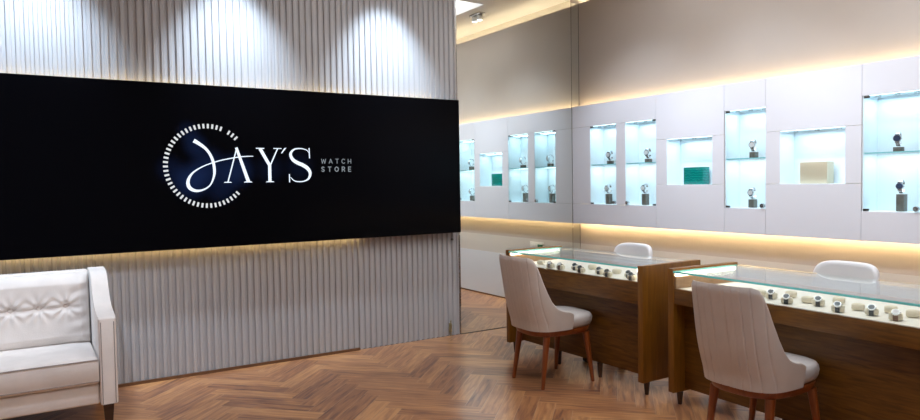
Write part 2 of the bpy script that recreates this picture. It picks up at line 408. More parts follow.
NN = [('first tall niche right of the mirror', 5.070, 5.094, .034, .104, M['dial_white'], M['chrome'], 'white'),
      ('second tall niche right of the mirror', 4.568, 4.608, .034, .106, M['dial_white'], M['chrome'], 'pale'),
      ('tall niche between teal and champagne boxes', 3.453, 3.462, .046, .068, M['dial_white'], M['chrome'], 'grey'),
      ('large tall niche at the right edge', 2.360, 2.338, .030, .116, M['dial_blue'], M['chrome'], 'dark blue')]
for (where, yt, yl, ht, hl, dl, st, cname) in NN:
    zs = 1.6135; w = .050
    pedestal(5.005, yt, zs, w, ht, 'low grey block on the glass shelf, '+where, 'display blocks in the niches')
    tag(standing_watch((5.005, yt, zs+ht+.0008), dl, st, 1.2, math.radians(12)), 'silver watch on the glass shelf, '+where, 'watch', 'watches standing in the niches')
    pedestal(5.005, yl, 1.2088, w, hl, 'taller grey block on the floor of the '+where, 'display blocks in the niches')
    tag(standing_watch((5.005, yl, 1.2088+hl+.0008), dl, st, 1.15, math.radians(6)), 'lower silver watch on a tall block, '+where, 'watch', 'watches standing in the niches')

# ------------------------------------------------------------------ power socket plate on right wall (seen in the mirror)
t = empty('wall_socket', (XR-.001, 4.80, .70)); tag(t, 'white double socket plate with green switch low on the right wall, seen in the mirror', 'socket')
bm = bmesh.new(); bx(bm, -.010, 0, -.125, .125, -.045, .045, bev=.003); link('plate', bm, M['white_plastic'], t, smooth=True, autos=40)
bm = bmesh.new(); bx(bm, -.014, -.0095, .020, .110, -.022, .022, bev=.002); link('switch', bm, M['green_plastic'], t, smooth=True, autos=40)
bm = bmesh.new(); bx(bm, -.014, -.0095, -.095, -.030, -.022, .022, bev=.002); link('socket_cover', bm, M['white_plastic'], t, smooth=True, autos=40)

# ------------------------------------------------------------------ ceiling spot (mirror shows it)
t = empty('ceiling_spotlight', (4.74, 4.03, ZC)); tag(t, 'small white twin spotlight on the ceiling, seen in the mirror', 'ceiling light')
bm = bmesh.new(); bx(bm, -.045, .045, -.11, .11, -.025, -.0005, bev=.003); link('housing', bm, M['chrome'], t, smooth=True, autos=40)
for s in (-1, 1):
    bm = bmesh.new(); cyl(bm, (0, s*.055, -.085), (0, s*.055, -.026), .036, n=28); c = link('lamp_head', bm, M['white_plastic'], t, smooth=True, autos=40)
    bm = bmesh.new(); cyl(bm, (0, s*.055, -.0875), (0, s*.055, -.0855), .028, n=28); link('bulb', bm, M['lamp_white'], c, smooth=True, autos=40)

# ------------------------------------------------------------------ wall screen with logo
tv = empty('video_screen', (1.57, 5.50, 1.6)); tv.matrix_basis = Matrix.Translation((1.57, 5.50, 1.6))
tag(tv, 'very wide black video screen with the glowing white watch store logo', 'screen')
TX0, TX1, TY, TZ0, TZ1 = -.31, 3.448, 5.444, .984, 2.217
# panel front: black with soft blue halo of the lit image
m, nt, b = new_mat('screen_image')
b.inputs['Base Color'].default_value = (.002, .002, .003, 1); b.inputs['Roughness'].default_value = .14; b.inputs['Specular IOR Level'].default_value = .04
geo = nt.nodes.new('ShaderNodeTexCoord')
acc = None
for (cx, cz, rad, st) in ((1.06, 1.49, .19, .085), (1.19, 1.60, .20, .06), (1.40, 1.57, .19, .07), (1.10, 1.76, .13, .05), (.92, 1.58, .15, .028), (1.28, 1.44, .18, .035), (1.66, 1.58, .17, .018), (1.9, 1.6, .18, .018), (1.05, 1.86, .12, .03)):
    v = nt.nodes.new('ShaderNodeVectorMath'); v.operation = 'DISTANCE'; v.inputs[1].default_value = (cx, TY, cz)
    nt.links.new(geo.outputs['Object'], v.inputs[0])
    mr_ = nt.nodes.new('ShaderNodeMapRange'); mr_.interpolation_type = 'SMOOTHERSTEP'
    mr_.inputs['From Min'].default_value = 0; mr_.inputs['From Max'].default_value = rad; mr_.inputs['To Min'].default_value = st; mr_.inputs['To Max'].default_value = 0
    nt.links.new(v.outputs['Value'], mr_.inputs['Value'])
    if acc is None: acc = mr_.outputs[0]
    else:
        a_ = nt.nodes.new('ShaderNodeMath'); a_.operation = 'ADD'; nt.links.new(acc, a_.inputs[0]); nt.links.new(mr_.outputs[0], a_.inputs[1]); acc = a_.outputs[0]
sc_ = nt.nodes.new('ShaderNodeMath'); sc_.operation = 'MULTIPLY'; sc_.inputs[1].default_value = .6; nt.links.new(acc, sc_.inputs[0]); nt.links.new(sc_.outputs[0], b.inputs['Emission Strength']); b.inputs['Emission Color'].default_value = (.08, .20, .75, 1)
SCREEN = m
o = box('screen_case', (TX0, TX1, TY+.004, 5.500, TZ0, TZ1), M['tvbody'], bev=.003); rel(tv, o)
o = box('screen_face', (TX0+.003, TX1-.003, TY, TY+.0035, TZ0+.003, TZ1-.003), SCREEN); rel(tv, o)
for x in (.2, 1.2, 2.2, 3.2):
    bm = bmesh.new(); bx(bm, x-.05, x+.05, 5.5005, 5.539, 1.3, 1.9); rel(tv, link('wall_bracket', bm, M['tvbody']))
o = box('glow_strip', (TX0+.02, TX1-.25, 5.512, 5.524, TZ1-.035, TZ1-.025), M['led_tv']); rel(tv, o); o['label'] = 'warm light strip behind the upper edge'
o = box('glow_strip', (TX0+.02, 2.435, 5.512, 5.524, TZ0+.025, TZ0+.035), M['led_tv']); rel(tv, o); o['label'] = 'warm light strip behind the lower edge'

FY = TY-.0012
def ribbon(bm, pts, wid):
    # flat stroke with varying width in the screen plane; pts (x,z), wid list
    n = len(pts); Lf = []
    for i in range(n):
        a = pts[max(i-1, 0)]; c = pts[min(i+1, n-1)]
        dx, dz = c[0]-a[0], c[1]-a[1]; l = math.hypot(dx, dz) or 1; nx, nz = -dz/l, dx/l; w = wid[i]/2
        Lf.append((bm.verts.new((pts[i][0]+nx*w, FY, pts[i][1]+nz*w)), bm.verts.new((pts[i][0]-nx*w, FY, pts[i][1]-nz*w))))
    for p, q in zip(Lf, Lf[1:]): bm.faces.new((p[0], p[1], q[1], q[0]))
def spline(P, n=16):
    out = []
    for i in range(len(P)-1):
        p0, p1, p2, p3 = P[max(i-1, 0)], P[i], P[i+1], P[min(i+2, len(P)-1)]
        for k in range(n):
            t = k/n
            out.append(tuple(.5*((2*b_)+(-a+c)*t+(2*a-5*b_+4*c-d)*t*t+(-a+3*b_-3*c+d)*t**3) for a, b_, c, d in zip(p0, p1, p2, p3)))
    out.append(P[-1]); return out
def stroke(bm, P3, n=14):
    S = spline(P3, n); ribbon(bm, [(s[0], s[1]) for s in S], [max(.002, s[2]) for s in S])
def poly(bm, pts): bm.faces.new([bm.verts.new((x, FY, z)) for x, z in pts])
def thick(bm):
    r_ = bmesh.ops.extrude_face_region(bm, geom=bm.faces[:]); vs = [v for v in r_['geom'] if isinstance(v, bmesh.types.BMVert)]
    bmesh.ops.translate(bm, verts=vs, vec=(0, .001, 0))
def letter(name, bm, mt):
    thick(bm); o = link(name, bm, mt); rel(tv, o); return o
# J
bm = bmesh.new()
J = [(1.088, 1.796, .030), (1.120, 1.777, .026), (1.170, 1.739, .021), (1.205, 1.690, .020), (1.226, 1.630, .021), (1.232, 1.560, .019), (1.220, 1.505, .013), (1.195, 1.458, .010),
     (1.150, 1.428, .012), (1.098, 1.419, .019), (1.055, 1.437, .026), (1.038, 1.475, .025), (1.050, 1.522, .018), (1.090, 1.567, .011), (1.166, 1.610, .008), (1.272, 1.646, .008), (1.398, 1.672, .008), (1.470, 1.680, .007), (1.530, 1.682, .005)]
stroke(bm, J, 8); letter('logo_letter', bm, M['logo'])
# A
bm = bmesh.new()
ribbon(bm, [(1.404, 1.745), (1.330, 1.482)], [.009, .009]); ribbon(bm, [(1.400, 1.748), (1.487, 1.482)], [.020, .027])
poly(bm, [(1.299, 1.477), (1.360, 1.477), (1.352, 1.484), (1.307, 1.484)]); poly(bm, [(1.451, 1.477), (1.519, 1.477), (1.508, 1.485), (1.460, 1.485)])
letter('logo_letter', bm, M['logo'])
# Y
bm = bmesh.new()
ribbon(bm, [(1.584, 1.742), (1.657, 1.610)], [.026, .024]); ribbon(bm, [(1.724, 1.743), (1.662, 1.610)], [.009, .010]); ribbon(bm, [(1.657, 1.616), (1.656, 1.482)], [.025, .025])
poly(bm, [(1.551, 1.748), (1.552, 1.741), (1.617, 1.741), (1.618, 1.748)]); poly(bm, [(1.690, 1.748), (1.691, 1.742), (1.756, 1.742), (1.757, 1.748)])
poly(bm, [(1.623, 1.477), (1.692, 1.477), (1.684, 1.484), (1.631, 1.484)])
letter('logo_letter', bm, M['logo'])
# apostrophe
bm = bmesh.new(); poly(bm, [(1.797, 1.752), (1.779, 1.748), (1.752, 1.708), (1.759, 1.706)]); letter('logo_letter', bm, M['logo'])
# S
bm = bmesh.new()
stroke(bm, [(1.984, 1.712, .004), (1.962, 1.736, .006), (1.915, 1.747, .008), (1.862, 1.740, .012), (1.830, 1.705, .021), (1.843, 1.662, .026), (1.880, 1.634, .028), (1.930, 1.612, .030), (1.970, 1.585, .029), (1.990, 1.548, .024), (1.978, 1.505, .016), (1.945, 1.484, .009), (1.900, 1.478, .008), (1.855, 1.486, .007), (1.825, 1.515, .005)], 8)
poly(bm, [(1.982, 1.752), (1.990, 1.752), (1.992, 1.668), (1.984, 1.668)]); poly(bm, [(1.812, 1.540), (1.820, 1.540), (1.820, 1.474), (1.812, 1.474)])
letter('logo_letter', bm, M['logo'])
# ring of ticks
RC = (1.186, 1.606)
for angs in ([45.2, 51.6, 58.0], [70.2+i*6.14 for i in range(41)]):
  bm = bmesh.new()
  for a in angs:
    a = math.radians(a); ca, sa = math.cos(a), math.sin(a); r0, r1, hw = .284, .318, .0072
    poly(bm, [(RC[0]+r*ca-q*hw*sa, RC[1]+r*sa+q*hw*ca) for r, q in ((r0, -1), (r1, -1), (r1, 1), (r0, 1))])
  letter('logo_ring', bm, M['tick'])
# WATCH / STORE
GL = {'W': ([[(0, 1), (.22, 0), (.5, .9), (.78, 0), (1, 1)]], 1.25), 'A': ([[(0, 0), (.5, 1), (1, 0)], [(.2, .32), (.8, .32)]], 1.), 'T': ([[(0, 1), (1, 1)], [(.5, 1), (.5, 0)]], .85),
      'C': ([[(.95, .82), (.75, .97), (.45, 1), (.12, .82), (0, .5), (.12, .18), (.45, 0), (.75, .03), (.95, .18)]], .95), 'H': ([[(0, 0), (0, 1)], [(1, 0), (1, 1)], [(0, .5), (1, .5)]], .85),
      'S': ([[(.9, .85), (.6, 1), (.25, .97), (.05, .76), (.25, .56), (.7, .44), (.92, .24), (.7, .03), (.35, 0), (.05, .15)]], .8),
      'O': ([[(.5, 1), (.14, .85), (0, .5), (.14, .15), (.5, 0), (.86, .15), (1, .5), (.86, .85), (.5, 1)]], 1.05), 'R': ([[(0, 0), (0, 1), (.6, 1), (.88, .88), (.88, .62), (.6, .48), (0, .48)], [(.5, .48), (.92, 0)]], .8),
      'E': ([[(.9, 1), (0, 1), (0, 0), (.9, 0)], [(0, .5), (.8, .5)]], .75)}
for word, zb, zt, wt in (('WATCH', 1.627, 1.663, .0052), ('STORE', 1.560, 1.597, .0072)):
    n = len(word); H = zt-zb; x = 2.090; tot = sum(GL[c][1]*H*.82 for c in word); gap = (2.352-2.090-tot)/(n-1)
    for c in word:
        bm = bmesh.new(); segs, wf = GL[c]; wd = wf*H*.82
        for sg in segs:
            for p_, q_ in zip(sg, sg[1:]):
                ax, az, cx_, cz_ = x+p_[0]*wd, zb+p_[1]*H, x+q_[0]*wd, zb+q_[1]*H; l_ = math.hypot(cx_-ax, cz_-az); ex, ez = (cx_-ax)/l_*wt*.35, (cz_-az)/l_*wt*.35
                ribbon(bm, [(ax-ex, az-ez), (cx_+ex, cz_+ez)], [wt, wt])
        x += wd+gap; letter('logo_letter', bm, M['logo_dim'])

# ------------------------------------------------------------------ sofa
def make_sofa():
    t = empty('sofa', (-.36, 5.02, 0)); T = Matrix.Translation((-.36, 5.02, 0)); t.matrix_basis = T
    XO, XI = .447, .350; XL = -1.167  # outer / inner right arm, outer left
    XLI = XL+(XO-XI)
    def prof():
        top = [(4.655, .655), (4.668, .667), (4.72, .674), (4.80, .684), (4.90, .706), (4.98, .748), (5.045, .805), (5.10, .858), (5.15, .888), (5.22, .902), (5.36, .908), (5.385, .897)]
        top = [(p[0], p[1]) for p in spline([(a, b_, 0) for a, b_ in top], 3)]
        return [(4.662, .135)]+top+[(5.385, .135)]
    for (xa, xb) in ((XI, XO), (XL, XLI)):
        bm = bmesh.new(); P = prof()
        A = [bm.verts.new((xa, y, z)) for y, z in P]; B = [bm.verts.new((xb, y, z)) for y, z in P]; n = len(P)
        for i in range(n): bm.faces.new((A[i], A[(i+1) % n], B[(i+1) % n], B[i]))
        fa = bm.faces.new(A[::-1]); fb = bm.faces.new(B)
        bmesh.ops.bevel(bm, geom=list(fa.edges)+list(fb.edges), offset=.012, segments=3, profile=.6, affect='EDGES')
        rel(t, link('arm', bm, M['sofa'], smooth=True, autos=50))
        bm = bmesh.new()   # front seam piping down both edges
        for xs in (xa+.013, xb-.013):
            pts = [(xs, 4.6605, .14), (xs, 4.6545, .64)]; cyl(bm, pts[0], pts[1], .0022, n=8)
        rel(t, link('piping', bm, M['sofa_edge'], smooth=True, autos=60))
    # base
    bm = bmesh.new(); bx(bm, XLI+.002, XI-.002, 4.685, 5.35, .138, .262, bev=.012, seg=3); rel(t, link('base', bm, M['sofa'], smooth=True, autos=50))
    # back frame
    bm = bmesh.new(); bx(bm, XLI+.002, XI-.002, 5.285, 5.375, .27, .900, bev=.014, seg=3); rel(t, link('back_frame', bm, M['sofa'], smooth=True, autos=50))
    # seat cushion : rounded slab
    bm = bmesh.new(); nx, ny = 44, 18
    def seat_z(x, y):
        u = min(x-(XLI+.004), (XI-.004)-x); v = min(y-4.664, 5.28-y)
        e = .022; d = min(u, v); return .424 + .018*math.sqrt(max(0, min(1, d/.12))) - (0 if d > e else (.022)*(1-math.sqrt(max(0, 1-(1-d/e)**2))))
    xs = [XLI+.004+(XI-XLI-.008)*(.5-.5*math.cos(PI*i/nx)) for i in range(nx+1)]; ys = [4.664+(5.28-4.664)*(.5-.5*math.cos(PI*j/ny)) for j in range(ny+1)]
    G = [[bm.verts.new((x, y, seat_z(x, y))) for y in ys] for x in xs]
    for i in range(nx):
        for j in range(ny): bm.faces.new((G[i][j], G[i+1][j], G[i+1][j+1], G[i][j+1]))
    bd = [e for e in bm.edges if e.is_boundary]
    r_ = bmesh.ops.extrude_edge_only(bm, edges=bd); vs = [v for v in r_['geom'] if isinstance(v, bmesh.types.BMVert)]
    for v in vs: v.co.z = .285
    r_ = bmesh.ops.extrude_edge_only(bm, edges=[e for e in bm.edges if e.is_boundary]); vs = [v for v in r_['geom'] if isinstance(v, bmesh.types.BMVert)]
    for v in vs: v.co.z = .268; v.co.x += (-.36-v.co.x)*.015; v.co.y += (4.97-v.co.y)*.03
    bmesh.ops.holes_fill(bm, edges=[e for e in bm.edges if e.is_boundary], sides=0)
    c = link('seat_cushion', bm, M['sofa'], smooth=True, autos=55); rel(t, c)
    for z, yo in ((.415, -.0005), (.284, -.0005)):
        bm = bmesh.new(); cyl(bm, (XLI+.02, 4.6635+yo, z), (XI-.006, 4.6635+yo, z), .0024, n=8); o = link('piping', bm, M['sofa_edge'], smooth=True, autos=60); rel(t, o)
    # tufted back cushion
    bs = [.207-.153*i for i in range(9)]; BZ = .683
    bm = bmesh.new(); xa, xb = XLI+.006, XI-.006; za, zb = .430, .888; nx, nz = 200, 60
    def front_y(x, z):
        u = (z-za)/(zb-za); lean = 5.125+.055*u
        d = min(x-xa, xb-x); ez = min(z-za, zb-z)
        bul = .062*(max(0, min(1, d/.055))**.5)*(max(0, min(1, ez/.06))**.5)
        y = lean+.055-bul
        dz = abs(z-BZ)
        y += .012*math.exp(-(dz/.016)**2)*(1 if bs[-1] <= x <= bs[0] else math.exp(-(min(abs(x-bs[0]), abs(x-bs[-1]))/.03)**2))
        for bx_ in bs:
            rr = math.hypot(x-bx_, z-BZ)
            if rr < .2:
                y += .026*math.exp(-(rr/.024)**2)
                an = math.atan2(z-BZ, x-bx_)
                y += .0042*math.cos(an*9+bx_*40)*math.exp(-((rr-.055)/.045)**2)
        if d < .18:   # pulled creases to the corner
            y += .004*math.sin((z-BZ)*70+d*18)*math.exp(-((d-.07)/.06)**2)
        return y
    G = []
    for i in range(nx+1):
        x = xa+(xb-xa)*i/nx; row = []
        for j in range(nz+1):
            z = za+(zb-za)*j/nz; row.append(bm.verts.new((x, front_y(x, z), z)))
        G.append(row)
    for i in range(nx):
        for j in range(nz): bm.faces.new((G[i][j], G[i+1][j], G[i+1][j+1], G[i][j+1]))
    r_ = bmesh.ops.extrude_edge_only(bm, edges=[e for e in bm.edges if e.is_boundary])
    for v in r_['geom']:
        if isinstance(v, bmesh.types.BMVert): v.co.y = 5.283
    bmesh.ops.holes_fill(bm, edges=[e for e in bm.edges if e.is_boundary], sides=0)
    bk = link('back_cushion', bm, M['sofa'], smooth=True, autos=70); rel(t, bk)
    for b_ in bs:
        bm = bmesh.new(); bmesh.ops.create_uvsphere(bm, u_segments=20, v_segments=12, radius=.0165)
        for v in bm.verts: v.co.y *= .55
        bmesh.ops.translate(bm, verts=bm.verts[:], vec=(b_, front_y(b_, BZ)-.007, BZ))
        o = link('button', bm, M['sofa'], smooth=True); o.parent = bk
    for x in (XO-.052, XL+.052):
        for y in (4.715, 5.33):
            bm = bmesh.new(); s = .030
            loft(bm, [[(x-.020, y-.018, 0), (x+.020, y-.018, 0), (x+.020, y+.018, 0), (x-.020, y+.018, 0)], [(x-s, y-s, .136), (x+s, y-s, .136), (x+s, y+s, .136), (x-s, y+s, .136)]])
            rel(t, link('leg', bm, M['darkwood']))
    tag(t, 'cream velvet sofa with button tufted back in front of the fluted wall', 'sofa')
make_sofa()

# ------------------------------------------------------------------ counters
def counter(x0, y0, th, Ln, W, zt, ztray, zap, zbot, glz, label):
    t = empty('display_counter', (x0, y0, 0), th)
    P = .045
    def b2(name, d, mt, bev=0., par=None, **k):
        o = box(name, (d[0], d[1], -d[3], -d[2], d[4], d[5]), mt, bev=bev, **k); o.parent = par or t; return o
    b2('side_panel', (0, W, 0, P, zbot, zt), M['counter_v'], .002); b2('side_panel', (0, W, Ln-P, Ln, zbot, zt), M['counter_v'], .002)
    b2('apron', (.004, .03, P+.001, Ln-P-.001, zap, ztray), M['counter_h'], .002)
    b2('front_panel', (.100, .118, P+.001, Ln-P-.001, zbot+.02, zap-.001), M['counter_h'], .001)
    b2('case_floor', (.031, W-.036, P+.001, Ln-P-.001, zap, ztray-.0205), M['counter_h'], .001)
    b2('tray', (.031, W-.036, P+.001, Ln-P-.001, ztray-.020, ztray-.002), M['tray'])
    b2('back_panel', (W-.034, W-.012, P+.001, Ln-P-.001, zap, ztray+.030), M['lightwood'], .001)
    for u0 in (P+.001, Ln-P-.013): b2('inner_lining', (.012, W-.035, u0, u0+.012, ztray+.0005, zt-.052), M['lightwood'])
    if Ln < 2: b2('back_rail', (W-.030, W-.010, P+.001, Ln-P-.001, glz-.030, glz-.0125), M['lightwood'], .002)
    if Ln < 2: b2('glow_strip', (W-.037, W-.031, P+.03, Ln-P-.03, glz-.0185, glz-.0135), M['back_glint'], par=t)  # glowing strip stands in for the warm line reflected in the glass top
    for u0, u1 in ((P+.001, P+.020), (Ln-P-.020, Ln-P-.001)):
        b2('glow_strip', (.015, W-.045, u0, u1, glz-.034, glz-.0125), M['led_case'])
    bm = bmesh.new(); fs = bx(bm, -.004, W-.006, -(Ln-P-.001), -(P+.001), glz-.012, glz)
    for f in (fs[0], fs[2], fs[3]): f.material_index = 1
    o = link('glass_top', bm, [M['glass_top'], M['glass_edge']], t)
    b2('glass_front', (.006, .011, P+.001, Ln-P-.001, ztray+.0005, glz-.0125), M['glass'])
    b2('back_glass', (W-.024, W-.018, P+.001, Ln-P-.001, ztray+.0305, glz-(.0305 if Ln < 2 else .0125)), M['glass'])
    legs = [(.076, .15), (.076, Ln-.14), (W-.09, .15), (W-.09, Ln-.14)]
    for v, u in ((W-.06, P/2), (W-.06, Ln-P/2)): pass
    for v, u in ((.07, P/2+.01), (.07, Ln-P/2-.01), (W-.07, P/2+.01), (W-.07, Ln-P/2-.01), (.110, Ln*.36), (.110, Ln*.66)):
        hh = zbot+.0195 if .1 < u < Ln-.1 else zbot-.0005
        bm = bmesh.new(); cyl(bm, (v, -u, 0), (v, -u, hh), .013, .022, n=20); link('leg', bm, M['darkwood'], t, smooth=True, autos=40)
    tag(t, label, 'display counter', 'glass topped watch counters')
    return t
C1 = counter(3.422, 4.705, .013, 1.509, .592, .877, .765, .618, .092, .868, 'walnut watch counter with glass top farther away, beside the mirror')
C2 = counter(3.465, 3.005, -.04, 2.3, .616, .881, .755, .657, .083, .868, 'walnut watch counter with glass top nearer, running out of the right edge')
# ------------------------------------------------------------------ cushions and watches on the counter trays
def pillow():
    bm = bmesh.new(); rings = []
    n = 14; L = .058
    for i in range(n+1):
        q = i/n; y = -L/2+L*q; e = 1-.30*abs(2*q-1)**3
        ring = []
        for k in range(20):
            a = 2*PI*k/20; ca, sa = math.cos(a), math.sin(a)
            ring.append((.024*e*math.copysign(abs(ca)**.7, ca), y, .020+.019*e*math.copysign(abs(sa)**.7, sa)))
        rings.append(ring)
    loft(bm, rings); return link('watch_cushion', bm, M['cushion'], smooth=True, autos=60)
def lying_watch(strap, dial):
    t = empty('wristwatch', (0, 0, 0)); bm = bmesh.new(); rings = []; n = 36
    for i in range(n+1):
        a = math.radians(-62+304*i/n); ca, sa = math.cos(a), math.sin(a)
        hw = .0105; rr = []
        for q, y_ in ((1.10, -hw), (1.21, -hw), (1.21, hw), (1.10, hw)):
            rr.append((.024*q*math.copysign(abs(ca)**.7, ca), y_, .020+.019*q*math.copysign(abs(sa)**.7, sa)))
        rings.append(rr)
    rings = [[(x, y, max(z, .0008)) for x, y, z in r_] for r_ in rings]
    loft(bm, rings); link('strap', bm, strap, t, smooth=True, autos=45)
    bm = bmesh.new(); c, s = math.cos(math.radians(128)), math.sin(math.radians(128)); r0 = .026
    p0 = Vector((r0*c, 0, .021+.9*r0*s)); d = Vector((c, 0, s))
    cyl(bm, p0, p0+d*.009, .0185, .0175, n=28); cyl(bm, p0+d*.004+Vector((0, -.0185, 0)), p0+d*.004+Vector((0, -.0225, 0)), .0028, n=8)
    link('case', bm, M['chrome'], t, smooth=True, autos=40)
    bm = bmesh.new(); cyl(bm, p0+d*.0091, p0+d*.0097, .0145, n=28); link('dial', bm, dial, t, smooth=True, autos=40)
    return t
PIL = None; WPRO = {}
def put(x, y, z, rz, kind, clabel, wlabel, grp_c, grp_w):
    global PIL
    if PIL is None: PIL = pillow(); c = PIL
    else: c = copy_tree(PIL)
    c.location = (x, y, z); c.rotation_euler = (0, 0, rz); tag(c, clabel, 'watch cushion', grp_c)
    if kind:
        if kind not in WPRO:
            st, dl = {'dark': ('strap_black', 'dial_dark'), 'steel': ('strap_black', 'dial_dark'), 'pale': ('chrome', 'dial_white'), 'brown': ('strap_brown', 'dial_white')}[kind]
            WPRO[kind] = lying_watch(M[st], M[dl]); wobj = WPRO[kind]
        else: wobj = copy_tree(WPRO[kind])
        wobj.location = (x, y, z); wobj.rotation_euler = (0, 0, rz); tag(wobj, wlabel, 'watch', grp_w)
desc = {'dark': 'black strapped watch', 'steel': 'steel dark-dialled watch', 'pale': 'silver white-dialled watch', 'brown': 'brown strapped watch'}
far = [(3.583, 4.433, None, 'left of every watch on the far counter'), (3.470, 4.200, 'pale', 'leftmost on the far counter'), (3.478, 4.080, 'brown', 'second from the left on the far counter'),
       (3.560, 3.985, 'dark', 'third from left on the far counter'), (3.470, 3.850, 'dark', 'middle of the far counter by the front glass'),
       (3.690, 3.940, None, 'back row of the far counter, behind the middle watches'), (3.540, 3.700, 'dark', 'third from the right on the far counter'),
       (3.450, 3.570, 'dark', 'near the front glass, right half of far counter'), (3.650, 3.640, None, 'back row of the far counter, toward its right end'),
       (3.560, 3.430, 'steel', 'second from the right on the far counter'), (3.475, 3.340, 'dark', 'rightmost on the far counter')]
for (x, y, k, wh) in far:
    x = max(x, 3.492)
    put(x, y, .7635, math.radians(18), k, ('empty cream cushion, ' if not k else 'cream cushion under the %s, ' % desc[k])+wh, desc.get(k, '')+', '+wh, 'cream cushions on the far counter', 'watches on the far counter')
near = [(3.642, 2.470, None, 'leftmost on the near counter'), (3.612, 2.378, 'dark', 'leftmost on the near counter, by the chair back'), (3.738, 2.337, None, 'back row behind the first two near-counter watches'),
        (3.535, 2.234, 'steel', 'second from the left on the near counter'), (3.641, 2.180, None, 'between the second and third near-counter watches'),
        (3.600, 2.093, 'steel', 'third from the left on the near counter'), (3.752, 2.067, None, 'back row in the middle of the near counter'),
        (3.517, 1.942, 'dark', 'middle of the near counter by the front glass'), (3.639, 1.905, None, 'right of the middle watch on the near counter'),
        (3.561, 1.797, 'steel', 'second from the right on the near counter'), (3.695, 1.771, None, 'back row near the right edge of the near counter'),
        (3.526, 1.668, 'brown', 'rightmost on the near counter'), (3.664, 1.655, None, 'rightmost on the near counter at the edge of the photo'),
        (3.62, 2.62, None, 'hidden behind the near chair back'), (3.60, 2.80, None, 'at the left end of the near counter beside its end panel')]
for (x, y, k, wh) in near:
    put(x, y, .7535, math.radians(22), k, ('empty cream cushion, ' if not k else 'cream cushion under the %s, ' % desc[k])+wh, desc.get(k, '')+', '+wh, 'cream cushions on the near counter', 'watches on the near counter')

